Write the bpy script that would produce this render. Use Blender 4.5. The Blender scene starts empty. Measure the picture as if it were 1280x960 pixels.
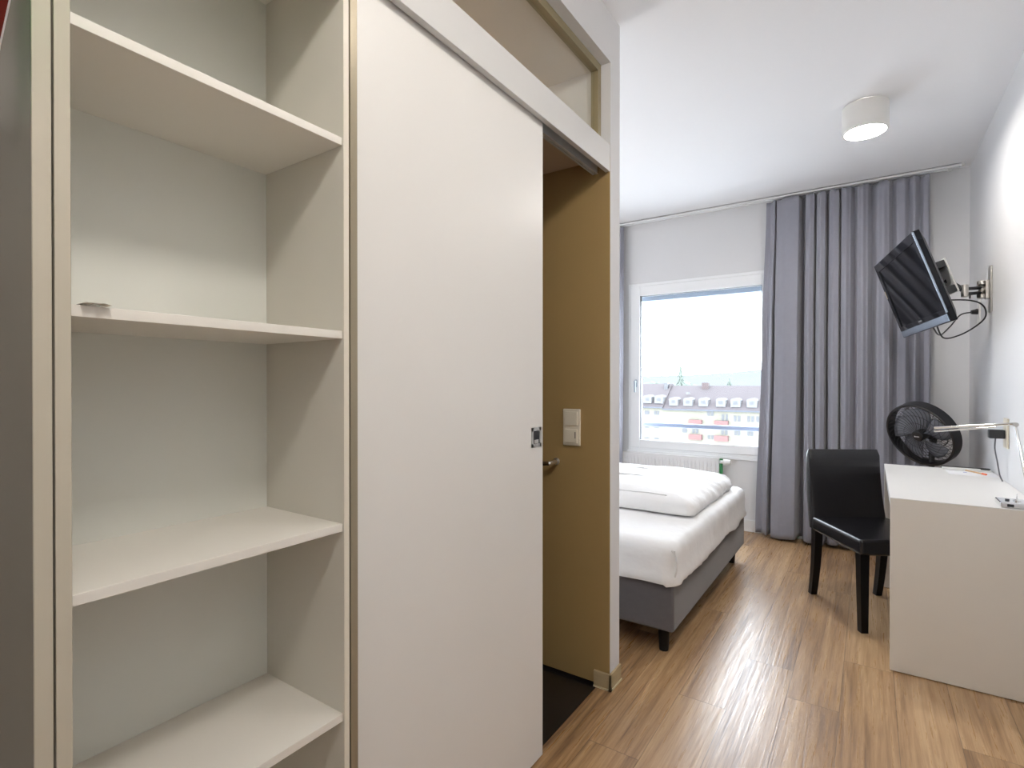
import bpy, bmesh, math, random
from mathutils import Vector, Matrix, noise
random.seed(7)
S = bpy.context.scene
COL = S.collection
R = math.radians

# ------------------------------------------------------------------ camera
cam_d = bpy.data.cameras.new('camera'); cam = bpy.data.objects.new('camera', cam_d); COL.objects.link(cam)
cam_d.sensor_width = 36.0; cam_d.lens = 662.94 / 1280 * 36.0
cam_d.shift_y = 0.0017; cam_d.clip_start = 0.02; cam_d.clip_end = 9000
cam.location = (0, 0, 1.25)
cam.rotation_euler = (R(90 - 0.27), R(0.0), R(34.03))
S.camera = cam

# ------------------------------------------------------------------ world / exposure
SKY = 17.0          # overcast daylight
HALL_LAMP = 116.0
MID_FILL = 66.0  # added fill above the doorway, out of view
ROOM_LAMP = 175.0
UPLIGHT_FILL = 122.0  # added bedroom fill, unseen behind the partition
w = bpy.data.worlds.new('overcast_sky'); S.world = w; w.use_nodes = True
bg = w.node_tree.nodes['Background']
bg.inputs[0].default_value = (0.84, 0.92, 1.0, 1); bg.inputs[1].default_value = SKY
vs = S.view_settings
vs.view_transform = 'Standard'; vs.look = 'None'; vs.gamma = 1.0; vs.exposure = 0.0
vs.use_curve_mapping = False
S.cycles.use_denoising = True
S.cycles.max_bounces = 12; S.cycles.diffuse_bounces = 8; S.cycles.glossy_bounces = 5
S.cycles.transparent_max_bounces = 12
S.cycles.sample_clamp_indirect = 6.0

# daylight portal in the window opening (gives no light of its own: guides sampling of the sky)
pd = bpy.data.lights.new('window_portal', 'AREA'); pd.shape = 'RECTANGLE'; pd.size = 1.30; pd.size_y = 1.55
pd.cycles.is_portal = True
po = bpy.data.objects.new('window_portal', pd); COL.objects.link(po)
po.location = (-1.27, 5.06, 1.40); po.rotation_euler = (R(-90), 0, 0)

# ------------------------------------------------------------------ materials
MATS = {}
def nodes(m):
    m.use_nodes = True; return m.node_tree.nodes, m.node_tree.links, m.node_tree.nodes['Principled BSDF']
def mat(name, col, rough=0.5, metal=0.0, spec=0.5, var=0.0, vscale=6.0, bump=0.0, bscale=200.0, coat=0.0, sheen=0.0, stretch=None, bdist=0.002):
    if name in MATS: return MATS[name]
    m = bpy.data.materials.new(name); n, l, b = nodes(m)
    b.inputs['Base Color'].default_value = (*col, 1); b.inputs['Roughness'].default_value = rough
    b.inputs['Metallic'].default_value = metal; b.inputs['Specular IOR Level'].default_value = spec
    b.inputs['Coat Weight'].default_value = coat; b.inputs['Sheen Weight'].default_value = sheen
    if var or bump:
        tc = n.new('ShaderNodeTexCoord'); mp = n.new('ShaderNodeMapping'); l.new(tc.outputs['Object'], mp.inputs[0])
        if stretch: mp.inputs['Scale'].default_value = stretch
    if var:
        t = n.new('ShaderNodeTexNoise'); t.inputs['Scale'].default_value = vscale; t.inputs['Detail'].default_value = 5
        l.new(mp.outputs[0], t.inputs['Vector'])
        r = n.new('ShaderNodeMix'); r.data_type = 'RGBA'
        r.inputs['A'].default_value = (*[max(0, c * (1 - var)) for c in col], 1)
        r.inputs['B'].default_value = (*[min(1, c * (1 + var)) for c in col], 1)
        l.new(t.outputs[0], r.inputs['Factor']); l.new(r.outputs['Result'], b.inputs['Base Color'])
    if bump:
        t2 = n.new('ShaderNodeTexNoise'); t2.inputs['Scale'].default_value = bscale; t2.inputs['Detail'].default_value = 3
        l.new(mp.outputs[0], t2.inputs['Vector'])
        bu = n.new('ShaderNodeBump'); bu.inputs['Strength'].default_value = bump; bu.inputs['Distance'].default_value = bdist
        l.new(t2.outputs[0], bu.inputs['Height']); l.new(bu.outputs[0], b.inputs['Normal'])
    MATS[name] = m; return m

def emit(name, col, s):
    m = bpy.data.materials.new(name); m.use_nodes = True; n = m.node_tree.nodes; l = m.node_tree.links
    n.remove(n['Principled BSDF']); e = n.new('ShaderNodeEmission'); e.inputs[0].default_value = (*col, 1); e.inputs[1].default_value = s
    l.new(e.outputs[0], n['Material Output'].inputs[0]); return m

def glass(name, tint=(1, 1, 1)):
    m = bpy.data.materials.new(name); m.use_nodes = True; n = m.node_tree.nodes; l = m.node_tree.links
    n.remove(n['Principled BSDF'])
    t = n.new('ShaderNodeBsdfTransparent'); t.inputs[0].default_value = (*tint, 1)
    g = n.new('ShaderNodeBsdfGlossy'); g.inputs['Roughness'].default_value = 0.01
    lw = n.new('ShaderNodeLayerWeight'); lw.inputs[0].default_value = 0.5
    pw = n.new('ShaderNodeMath'); pw.operation = 'POWER'; l.new(lw.outputs['Facing'], pw.inputs[0]); pw.inputs[1].default_value = 5
    f = n.new('ShaderNodeMath'); f.operation = 'MULTIPLY_ADD'; l.new(pw.outputs[0], f.inputs[0]); f.inputs[1].default_value = 0.6; f.inputs[2].default_value = 0.03
    mx = n.new('ShaderNodeMixShader'); l.new(f.outputs[0], mx.inputs[0]); l.new(t.outputs[0], mx.inputs[1]); l.new(g.outputs[0], mx.inputs[2])
    l.new(mx.outputs[0], n['Material Output'].inputs[0]); return m

M_wall = mat('light_grey_wall_paint', (0.69, 0.69, 0.70), 0.75, var=0.02, vscale=3, bump=0.15, bscale=300)
M_ceil = mat('white_ceiling_paint', (0.87, 0.87, 0.88), 0.85, var=0.01, vscale=2)
M_white = mat('white_laminate', (0.74, 0.71, 0.655), 0.42, var=0.015, vscale=8, bump=0.05, bscale=500)
M_back = mat('pale_grey_back_board', (0.69, 0.70, 0.655), 0.5, var=0.02, vscale=4)
M_edge = mat('cream_edge_band', (0.46, 0.42, 0.34), 0.4, var=0.02, vscale=10)
M_door = mat('white_door_lacquer', (0.73, 0.715, 0.69), 0.35, var=0.012, vscale=5)
M_fascia = mat('white_fascia_board', (0.59, 0.585, 0.575), 0.4, var=0.01)
M_brown = mat('olive_brown_bathroom_wall', (0.345, 0.235, 0.100), 0.38, var=0.06, vscale=3, bump=0.05, bscale=120)
M_dark = mat('black_bathroom_tile', (0.012, 0.010, 0.010), 0.25, var=0.3, vscale=12)
M_skirt = mat('oak_beige_skirting', (0.40, 0.32, 0.19), 0.45, var=0.12, vscale=20, stretch=(1, 1, 8))
M_wskirt = mat('white_skirting', (0.80, 0.80, 0.80), 0.4, var=0.01)
M_pvc = mat('white_window_plastic', (0.84, 0.85, 0.86), 0.3, var=0.01)
M_gasket = mat('black_rubber_seal', (0.03, 0.035, 0.04), 0.6, var=0.1)
M_bronze = mat('bronze_profile', (0.30, 0.255, 0.18), 0.35, metal=0.4, var=0.05)
M_olive = mat('olive_glazing_profile', (0.26, 0.22, 0.13), 0.4, var=0.05)
M_steel = mat('brushed_steel', (0.55, 0.53, 0.50), 0.3, metal=1.0, var=0.05, vscale=60)
M_chrome = mat('chrome', (0.80, 0.80, 0.80), 0.08, metal=1.0, var=0.01)
M_alu = mat('grey_aluminium_rail', (0.55, 0.55, 0.54), 0.35, metal=0.5, var=0.03)
M_black = mat('black_plastic', (0.012, 0.012, 0.014), 0.35, var=0.1)
M_blackm = mat('matt_black_plastic', (0.010, 0.011, 0.014), 0.5, var=0.1)
M_leather = mat('black_leather', (0.009, 0.009, 0.011), 0.27, var=0.2, vscale=12, bump=0.2, bscale=260, spec=0.4)
M_lwood = mat('black_stained_wood', (0.006, 0.0055, 0.006), 0.35, var=0.2, spec=0.2)
M_fabric = mat('charcoal_upholstery', (0.098, 0.091, 0.097), 0.9, var=0.12, vscale=40, bump=0.4, bscale=600, sheen=0.3)
M_linen = mat('white_bed_linen', (0.82, 0.815, 0.815), 0.8, var=0.012, vscale=9, bump=0.6, bscale=13, sheen=0.1, bdist=0.008)
M_curtain = mat('grey_curtain_fabric', (0.262, 0.262, 0.305), 0.85, var=0.06, vscale=30, bump=0.25, bscale=500, sheen=0.25)
M_plug = mat('ivory_plastic', (0.76, 0.70, 0.58), 0.35, var=0.01)
M_plugw = mat('white_plastic', (0.80, 0.80, 0.78), 0.35, var=0.01)
M_rad = mat('white_radiator_enamel', (0.80, 0.80, 0.81), 0.35, var=0.01)
M_green = mat('green_painted_pipe', (0.03, 0.22, 0.07), 0.4, var=0.1)
M_desk = mat('off_white_desk_laminate', (0.72, 0.68, 0.62), 0.42, var=0.02, vscale=5)
M_desktop = mat('white_desk_top_laminate', (0.80, 0.79, 0.77), 0.35, var=0.01)
M_paper = mat('white_paper', (0.82, 0.82, 0.84), 0.7, var=0.01)
M_orange = mat('orange_plastic', (0.75, 0.16, 0.06), 0.4, var=0.05)
M_pencil = mat('tan_pencil', (0.60, 0.38, 0.20), 0.5, var=0.05)
M_red = mat('red_card_print', (0.14, 0.006, 0.002), 0.7, spec=0.1, var=0.1)
M_cardgreen = mat('green_card_print', (0.015, 0.40, 0.03), 0.5, var=0.05)
M_screen = mat('black_glossy_screen', (0.003, 0.004, 0.006), 0.06, spec=0.12, var=0.05)
M_silver = mat('silver_blue_trim', (0.36, 0.42, 0.50), 0.22, metal=0.7, var=0.02)
M_blade = mat('smoky_fan_blade', (0.17, 0.18, 0.21), 0.25, var=0.05)
M_lampbody = mat('white_lamp_enamel', (0.78, 0.77, 0.74), 0.4, var=0.01)
M_hallemit = emit('warm_hall_lamp_diffuser', (1.0, 0.95, 0.875), HALL_LAMP)
M_roomemit = emit('lit_lamp_diffuser', (1.0, 0.95, 0.89), ROOM_LAMP)
M_glass = glass('clear_window_glass')
M_glass2 = glass('clear_transom_glass', (0.97, 0.98, 0.96))
# outside
M_roof = mat('brown_tiled_roof', (0.0300, 0.0245, 0.0270), 0.9, var=0.2, vscale=3)
M_facade = mat('pale_cream_render', (0.0955, 0.0920, 0.0721), 0.9, var=0.05, vscale=1)
M_dormer = mat('white_dormer_render', (0.0749, 0.0762, 0.0798), 0.9, var=0.05)
M_redbal = mat('red_balcony_panel', (0.0713, 0.0298, 0.0285), 0.8, var=0.05)
M_win = mat('grey_window_pane', (0.0220, 0.0242, 0.0286), 0.3, var=0.1)
M_tree = mat('pale_conifer_foliage', (0.0648, 0.0802, 0.0684), 0.95, var=0.3, vscale=2)
M_trunk = mat('tree_bark', (0.0310, 0.0279, 0.0248), 0.95, var=0.3)
M_hill = mat('hill_in_painted_haze', (0.0640, 0.0670, 0.0730), 1.0, spec=0.0, var=0.04, vscale=0.01)  # aerial haze painted in as a pale bluish base colour
M_ground = mat('pale_bounce_ground', (0.70, 0.71, 0.72), 0.95, var=0.1, vscale=0.05)  # unseen ground, made pale to bounce skylight up to the ceiling
M_conc = mat('blue_grey_render', (0.30, 0.36, 0.44), 0.9, var=0.06)
M_rail = mat('grey_blue_rail_paint', (0.0161, 0.0211, 0.0322), 0.5, var=0.05)
M_brick = mat('pink_chimney_brick', (0.0434, 0.0310, 0.0310), 0.9, var=0.1)

M_lrail = mat('light_blue_grey_rail_paint', (0.14, 0.165, 0.23), 0.5, var=0.03)
def floor_material():
    m = bpy.data.materials.new('oak_plank_floor'); n, l, b = nodes(m); MATS['floor'] = m
    tc = n.new('ShaderNodeTexCoord'); sx = n.new('ShaderNodeSeparateXYZ'); l.new(tc.outputs['Object'], sx.inputs[0])
    def mt(op, a, c=None, d=None):
        k = n.new('ShaderNodeMath'); k.operation = op
        for i, v in enumerate((a, c, d)):
            if v is None: continue
            if isinstance(v, (int, float)): k.inputs[i].default_value = v
            else: l.new(v, k.inputs[i])
        return k.outputs[0]
    X, Y = sx.outputs[0], sx.outputs[1]
    u = mt('DIVIDE', mt('ADD', X, 0.094), 0.18); ci = mt('FLOOR', u); cf = mt('FRACT', u)
    off = mt('ADD', mt('MULTIPLY', mt('ADD', ci, 4.0), 0.451), mt('MULTIPLY', mt('GREATER_THAN', ci, -1.5), 0.67))
    v = mt('DIVIDE', mt('SUBTRACT', mt('SUBTRACT', Y, 0.337), off), 1.35); ri = mt('FLOOR', v); rf = mt('FRACT', v)
    # seams
    sxm = mt('LESS_THAN', mt('MINIMUM', cf, mt('SUBTRACT', 1.0, cf)), 0.007)
    sym = mt('LESS_THAN', mt('MINIMUM', rf, mt('SUBTRACT', 1.0, rf)), 0.0010)
    seam = mt('MAXIMUM', sxm, sym)
    cmb = n.new('ShaderNodeCombineXYZ'); l.new(ci, cmb.inputs[0]); l.new(ri, cmb.inputs[1])
    wn = n.new('ShaderNodeTexWhiteNoise'); wn.noise_dimensions = '2D'; l.new(cmb.outputs[0], wn.inputs['Vector'])
    # grain coordinates, shifted per plank
    gv = n.new('ShaderNodeCombineXYZ'); l.new(mt('MULTIPLY', X, 1.0), gv.inputs[0])
    l.new(mt('ADD', mt('MULTIPLY', Y, 0.034), mt('MULTIPLY', wn.outputs[0], 7.0)), gv.inputs[1]); l.new(mt('MULTIPLY', wn.outputs[0], 9.0), gv.inputs[2])
    def ns(scale, det, rough, dist=0.0):
        t = n.new('ShaderNodeTexNoise'); t.inputs['Scale'].default_value = scale; t.inputs['Detail'].default_value = det
        t.inputs['Roughness'].default_value = rough; t.inputs['Distortion'].default_value = dist; l.new(gv.outputs[0], t.inputs['Vector']); return t.outputs[0]
    fine = ns(120, 5, 0.6); mid = ns(26, 5, 0.62, 1.2); broad = ns(7, 4, 0.55, 0.8)
    g = mt('ADD', mt('MULTIPLY', fine, 0.30), mt('ADD', mt('MULTIPLY', mid, 0.42), mt('MULTIPLY', broad, 0.28)))
    g2 = mt('ADD', g, mt('MULTIPLY', mt('SUBTRACT', wn.outputs[0], 0.5), 0.10))
    cr = n.new('ShaderNodeValToRGB'); l.new(g2, cr.inputs[0]); e = cr.color_ramp.elements
    e[0].position = 0.36; e[0].color = (0.120, 0.060, 0.026, 1)
    e[1].position = 0.62; e[1].color = (0.51, 0.335, 0.178, 1)
    k = cr.color_ramp.elements.new(0.48); k.color = (0.335, 0.196, 0.092, 1)
    mx = n.new('ShaderNodeMix'); mx.data_type = 'RGBA'; l.new(mt('MULTIPLY', seam, 0.55), mx.inputs['Factor']); l.new(cr.outputs[0], mx.inputs['A'])
    mx.inputs['B'].default_value = (0.05, 0.03, 0.018, 1); l.new(mx.outputs['Result'], b.inputs['Base Color'])
    rr = n.new('ShaderNodeMapRange'); l.new(fine, rr.inputs[0]); rr.inputs[1].default_value = 0.3; rr.inputs[2].default_value = 0.7
    rr.inputs[3].default_value = 0.40; rr.inputs[4].default_value = 0.24; l.new(rr.outputs[0], b.inputs['Roughness'])
    bu = n.new('ShaderNodeBump'); bu.inputs['Strength'].default_value = 0.85; bu.inputs['Distance'].default_value = 0.002
    l.new(mt('SUBTRACT', g, mt('MULTIPLY', seam, 0.6)), bu.inputs['Height']); l.new(bu.outputs[0], b.inputs['Normal'])
    b.inputs['Specular IOR Level'].default_value = 1.0
    return m
M_floor = floor_material()

# ------------------------------------------------------------------ mesh builder
class MB:
    def __init__(s): s.bm = bmesh.new(); s.bev = False
    def _join(s, b, M=None):
        if M is not None: bmesh.ops.transform(b, matrix=M, verts=b.verts)
        me = bpy.data.meshes.new('t'); b.to_mesh(me); b.free(); s.bm.from_mesh(me); bpy.data.meshes.remove(me)
    def box(s, a, c, bev=0.0, seg=2, M=None):
        b = bmesh.new(); bmesh.ops.create_cube(b, size=1)
        a = Vector(a); c = Vector(c); d = c - a
        for v in b.verts: v.co = Vector((a.x + (v.co.x + .5) * d.x, a.y + (v.co.y + .5) * d.y, a.z + (v.co.z + .5) * d.z))
        bmesh.ops.recalc_face_normals(b, faces=b.faces)
        if bev: bmesh.ops.bevel(b, geom=b.edges[:], offset=bev, segments=seg, profile=0.5, affect='EDGES'); s.bev = True
        s._join(b, M); return s
    def hexa(s, pts, bev=0.0, seg=2):
        b = bmesh.new(); v = [b.verts.new(p) for p in pts]
        for f in ((0, 1, 2, 3), (7, 6, 5, 4), (0, 4, 5, 1), (1, 5, 6, 2), (2, 6, 7, 3), (3, 7, 4, 0)): b.faces.new([v[i] for i in f])
        bmesh.ops.recalc_face_normals(b, faces=b.faces)
        if bev: bmesh.ops.bevel(b, geom=b.edges[:], offset=bev, segments=seg, profile=0.5, affect='EDGES'); s.bev = True
        s._join(b); return s
    def cyl(s, p, q, r0, r1=None, seg=24, bev=0.0):
        r1 = r0 if r1 is None else r1; p = Vector(p); q = Vector(q); d = q - p
        b = bmesh.new(); bmesh.ops.create_cone(b, cap_ends=True, cap_tris=False, segments=seg, radius1=r0, radius2=r1, depth=d.length)
        if bev:
            s.bev = True; es = [e for e in b.edges if any(len(f.verts) > 4 for f in e.link_faces)]
            bmesh.ops.bevel(b, geom=es, offset=bev, segments=3, profile=0.5, affect='EDGES')
        M = Matrix.Translation((p + q) / 2) @ d.to_track_quat('Z', 'Y').to_matrix().to_4x4(); s._join(b, M); return s
    def tube(s, pts, r, seg=10, closed=False):
        pts = [Vector(p) for p in pts]; n = len(pts); b = bmesh.new(); rings = []
        nrm = None
        for i, p in enumerate(pts):
            if closed: t = pts[(i + 1) % n] - pts[i - 1]
            else: t = pts[min(i + 1, n - 1)] - pts[max(i - 1, 0)]
            t.normalize()
            if nrm is None: nrm = t.orthogonal().normalized()
            else: nrm = (nrm - t * nrm.dot(t)).normalized()
            bi = t.cross(nrm)
            rings.append([b.verts.new(p + r * (math.cos(k * 2 * math.pi / seg) * nrm + math.sin(k * 2 * math.pi / seg) * bi)) for k in range(seg)])
        m = n if closed else n - 1
        for i in range(m):
            A, B = rings[i], rings[(i + 1) % n]
            for k in range(seg): b.faces.new((A[k], A[(k + 1) % seg], B[(k + 1) % seg], B[k]))
        if not closed: b.faces.new(rings[0][::-1]); b.faces.new(rings[-1])
        bmesh.ops.recalc_face_normals(b, faces=b.faces); s._join(b); return s
    def lathe(s, prof, seg=48, M=None, caps=True):
        b = bmesh.new(); rings = []
        for r, z in prof:
            rings.append([b.verts.new((r * math.cos(k * 2 * math.pi / seg), r * math.sin(k * 2 * math.pi / seg), z)) for k in range(seg)])
        for i in range(len(rings) - 1):
            for k in range(seg): b.faces.new((rings[i][k], rings[i][(k + 1) % seg], rings[i + 1][(k + 1) % seg], rings[i + 1][k]))
        if caps: b.faces.new(rings[0][::-1]); b.faces.new(rings[-1])
        bmesh.ops.recalc_face_normals(b, faces=b.faces); s._join(b, M); return s
    def ring(s, prof, seg=64, M=None):   # closed profile revolved (torus-like)
        return s.lathe(list(prof) + [prof[0]], seg, M, caps=False)
    def prism(s, poly, d, M=None):       # poly in xy, extruded along z
        b = bmesh.new(); A = [b.verts.new((x, y, 0)) for x, y in poly]; B = [b.verts.new((x, y, d)) for x, y in poly]
        n = len(poly); b.faces.new(A[::-1]); b.faces.new(B)
        for i in range(n): b.faces.new((A[i], A[(i + 1) % n], B[(i + 1) % n], B[i]))
        bmesh.ops.recalc_face_normals(b, faces=b.faces); s._join(b, M); return s
    def grid(s, P, closed_u=False):      # P[i][j] points
        b = bmesh.new(); V = [[b.verts.new(p) for p in row] for row in P]
        n = len(V); 
        for i in range(n if closed_u else n - 1):
            A, B = V[i], V[(i + 1) % n]
            for j in range(len(A) - 1): b.faces.new((A[j], A[j + 1], B[j + 1], B[j]))
        bmesh.ops.recalc_face_normals(b, faces=b.faces); s._join(b); return s
    def loft(s, rings, cap0=True, cap1=True):
        b = bmesh.new(); V = [[b.verts.new(p) for p in r] for r in rings]; n = len(V[0])
        for i in range(len(V) - 1):
            for k in range(n): b.faces.new((V[i][k], V[i][(k + 1) % n], V[i + 1][(k + 1) % n], V[i + 1][k]))
        if cap0: b.faces.new(V[0][::-1])
        if cap1: b.faces.new(V[-1])
        bmesh.ops.recalc_face_normals(b, faces=b.faces); s._join(b); return s
    def build(s, name, m, parent=None, smooth=35, local=False):
        me = bpy.data.meshes.new(name)
        if parent is not None and not local:
            bmesh.ops.translate(s.bm, verts=s.bm.verts, vec=-world_loc(parent))
        s.bm.to_mesh(me); s.bm.free()
        if smooth:
            me.shade_smooth(); me.set_sharp_from_angle(angle=R(max(smooth, 50) if s.bev else smooth))
        o = bpy.data.objects.new(name, me); COL.objects.link(o); me.materials.append(m)
        if parent is not None: o.parent = parent
        if s.bev and smooth:
            wm = o.modifiers.new('weighted', 'WEIGHTED_NORMAL'); wm.weight = 100; wm.keep_sharp = False
        return o
def world_loc(o):
    v = Vector(o.location)
    while o.parent: o = o.parent; v = v + Vector(o.location)
    return v
def tag(o, label, cat, group=None):
    o['label'] = label; o['category'] = cat
    if group: o['group'] = group
    return o
def thing(name, loc, label, cat, group=None, rot=None, M=None):
    o = bpy.data.objects.new(name, None); COL.objects.link(o); o.empty_display_size = 0.05
    if M is not None: o.matrix_world = M
    else: o.location = loc
    if rot: o.rotation_euler = rot
    return tag(o, label, cat, group)
def struct(mb, name, m, smooth=35):
    o = mb.build(name, m, None, smooth); o['kind'] = 'structure'; return o
def selement(name, loc):
    o = bpy.data.objects.new(name, None); COL.objects.link(o); o.location = loc; o['kind'] = 'structure'; return o
def copy_tree(o, parent=None):
    c = o.copy(); COL.objects.link(c); c.parent = parent
    for ch in [k for k in COL.objects if k.parent is o]: copy_tree(ch, c)
    return c

XR, XP, YW, YB, H = 0.570, -0.877, 4.826, 2.01, 2.752
XL = -3.2; YH = -1.30; YE = 2.109

# ================================================================== ROOM SHELL
struct(MB().box((-0.933, YH - .1, -0.1), (XR + .1, YW + .1, 0)).box((XL - .1, YE - .02, -0.1), (-0.933, YW + .1, 0)), 'floor', M_floor)
struct(MB().box((-2.4, 0.70, -0.1), (-0.933, YE - .02, 0.0)), 'floor_bathroom', M_dark)
struct(MB().box((XL - .1, YH - .1, H), (XR + .1, YW + .1, H + .12)), 'ceiling', M_ceil)
struct(MB().box((XR, YH - .1, 0), (XR + .12, YW + .1, H)), 'wall_right', M_wall)
struct(MB().box((XL - .1, YE, 0), (XL, YW + .1, H)), 'wall_left', M_wall)
struct(MB().box((-1.70, YH - .1, 0), (XR, YH, H)), 'wall_entrance', M_wall)
struct(MB().box((-1.72, YH, 0), (-1.62, 0.70, H)), 'wall_behind_closets', M_wall)
struct(MB().box((-1.62, YH, 0), (XP, -0.602, H)), 'wall_hall', M_wall)
struct(MB().box((-1.62, -0.60, 2.552), (XP, 0.695, H)), 'wall_bulkhead', M_wall)
# window wall with opening
OX0, OX1, OZ0, OZ1 = -1.91, -0.63, 0.62, 2.188
mb = MB()
mb.box((XL - .1, YW, 0), (OX0, YW + .26, H)).box((OX1, YW, 0), (XR + .12, YW + .26, H))
mb.box((OX0, YW, 0), (OX1, YW + .26, OZ0)).box((OX0, YW, OZ1), (OX1, YW + .26, H))
struct(mb, 'wall_window', M_wall)
# partition between bathroom and bedroom: brown tiled face towards the bathroom
struct(MB().box((XL, YB + .004, 0), (XP, YE, H)), 'wall_partition', M_wall)
struct(MB().box((-2.4, YB - .001, 0), (XP - .0005, YB + .004, 2.17)), 'wall_bathroom_brown', M_brown)
# bathroom box
struct(MB().box((-2.4, 0.70, 0), (-2.3, YB, 2.18)).box((-2.4, 0.60, 0), (-1.16, 0.70, 2.18)), 'wall_bathroom', M_brown)
struct(MB().box((-2.4, 0.70, 2.18), (-2.3, YB, H)).box((-2.4, 0.60, 2.18), (-1.16, 0.70, H)), 'wall_loft', M_wall)
struct(MB().box((-2.3, 0.70, 2.166), (-0.965, YB - .001, 2.20)), 'ceiling_bathroom', mat('tan_bathroom_ceiling', (0.50, 0.38, 0.27), 0.7, var=0.02))
struct(MB().box((-2.3, 0.70, 2.542), (-0.955, YB + .004, 2.60)), 'ceiling_loft', mat('warm_white_loft_ceiling', (0.70, 0.67, 0.63), 0.8, var=0.02))
# header over the transom
struct(MB().box((-0.977, 0.695, 2.554), (XP, YB + .004, H)), 'wall_header', M_wall)
# transom glazing
tw = selement('window_2', (-0.93, 1.36, 2.39))
mb = MB().box((-0.950, 0.72, 2.522), (-0.918, YB + .002, 2.554)).box((-0.950, YB - .026, 2.214), (-0.918, YB + .002, 2.522)).box((-0.950, 0.72, 2.195), (-0.918, YB + .002, 2.214))
mb.build('glazing_frame', M_olive, tw, 0)
MB().box((-0.936, 0.73, 2.20), (-0.930, YB - .02, 2.53)).build('pane', M_glass2, tw, 0)
# fascia board over the sliding door, with its rail
fz = selement('trim_1', (XP, 1.36, 2.11))
MB().box((XP - .020, 0.711, 2.109), (XP, YB + .0, 2.218), .0012, 1).build('fascia_board', M_fascia, fz)
rl = MB().box((-0.951, 0.74, 2.112), (-0.947, 2.004, 2.165)).box((-0.934, 0.74, 2.112), (-0.930, 2.004, 2.165)).box((-0.951, 0.74, 2.160), (-0.930, 2.004, 2.168))
rl.box((-0.951, 0.74, 2.108), (-0.943, 2.004, 2.113)).box((-0.938, 0.74, 2.108), (-0.928, 2.004, 2.113)).build('sliding_rail', M_alu, fz, 0)
# slim post between shelving and door
struct(MB().box((-0.900, 0.7115, 0), (XP, 0.729, 2.55)), 'trim_2', M_bronze)
# sliding door
dr = selement('door_1', (-0.913, 1.12, 0.012))
MB().box((-0.926, 0.700 + .031, 0.012), (-0.902, 1.519, 2.122), .0012, 1).build('door_leaf', M_door, dr)
pl = MB()
hy0, hy1, hz0, hz1 = 1.446, 1.508, 1.042, 1.106
for a, c in (((hy0, hz0), (hy1, hz0 + .011)), ((hy0, hz1 - .011), (hy1, hz1)), ((hy0, hz0), (hy0 + .012, hz1)), ((hy1 - .012, hz0), (hy1, hz1))):
    pl.box((-0.9025, a[0], a[1]), (-0.9005, c[0], c[1]))
hd = pl.build('flush_pull', M_steel, dr, 0)
MB().box((-0.9022, hy0 + .012, hz0 + .011), (-0.9016, hy1 - .012, hz1 - .011)).build('recess', M_black, hd, 0)
MB().box((-0.9016, hy0 + .018, hz0 + .012), (-0.9010, hy1 - .018, hz0 + .024)).build('latch', M_steel, hd, 0)
# skirtings
sk = MB().box((-0.944, YB - .011, 0.006), (XP + .010, YB - .0012, 0.066), .0015, 1).box((XP + .0002, YB - .011, 0.006), (XP + .010, YE + .001, 0.066), .0015, 1)
sk.build('baseboard_partition', M_skirt)['kind'] = 'structure'
sk2 = MB().box((-0.944, YB - .014, 0), (XP + .013, YB - .0012, 0.006)).box((XP + .0002, YB - .014, 0), (XP + .013, YE + .001, 0.006))
struct(sk2, 'trim_3', mat('cream_sealant', (0.62, 0.55, 0.38), 0.4, var=0.05), 0)
struct(MB().box((XL, YW - .014, 0), (XR - .014, YW, 0.100), .002, 1), 'baseboard_window', M_wskirt)
struct(MB().box((XR - .014, -1.2, 0), (XR, YW - .0, 0.100), .002, 1), 'baseboard_right', M_wskirt)
struct(MB().box((-2.2, YB - .004, 0.0), (-0.944, YB - .0012, 0.012)), 'baseboard_bathroom', M_dark)
struct(MB().box((-0.945, 0.72, 0.0), (-0.931, YB - .02, 0.002)), 'trim_4', M_dark)

# window 1: fixed frame, sash, glass, handle
wn1 = selement('window_1', ((OX0 + OX1) / 2, YW + .03, OZ0))
def frame_mb(x0, x1, z0, z1, y0, y1, wl, wr, wb, wt, bev=.003):
    m = MB()
    m.box((x0, y0, z0), (x0 + wl, y1, z1), bev, 2).box((x1 - wr, y0, z0), (x1, y1, z1), bev, 2)
    m.box((x0 + wl, y0, z0), (x1 - wr, y1, z0 + wb), bev, 2).box((x0 + wl, y0, z1 - wt), (x1 - wr, y1, z1), bev, 2); return m
frame_mb(OX0, OX1, OZ0, OZ1, YW - .012, YW + .07, .030, .030, .030, .035).build('frame', M_pvc, wn1)
sash = frame_mb(OX0 + .022, OX1 - .022, OZ0 + .024, OZ1 - .028, YW - .022, YW + .055, .092, .092, .078, .092, .006).build('sash', M_pvc, wn1)
GX0, GX1, GZ0, GZ1 = OX0 + .113, OX1 - .113, OZ0 + .100, OZ1 - .119
frame_mb(GX0 - .001, GX1 + .001, GZ0 - .001, GZ1 + .001, YW - .012, YW + .03, .006, .006, .004, .006, 0).build('seal', M_gasket, sash, 0)
MB().box((GX0, YW + .010, GZ0), (GX1, YW + .016, GZ1)).build('pane', M_glass, wn1, 0)
hn = MB().box((OX0 + .066, YW - .030, 1.215), (OX0 + .092, YW - .022, 1.285), .004).cyl((OX0 + .079, YW - .022, 1.262), (OX0 + .079, YW - .055, 1.262), .009)
hn.box((OX0 + .069, YW - .064, 1.165), (OX0 + .089, YW - .050, 1.274), .005)
hn.build('handle', mat('grey_window_handle', (0.42, 0.47, 0.52), 0.35, metal=0.4, var=.02), wn1)
struct(MB().box((OX0 - .01, YW - .016, OZ0 - .022), (OX1 + .01, YW, OZ0), .002, 1), 'trim_5', M_pvc)
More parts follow.
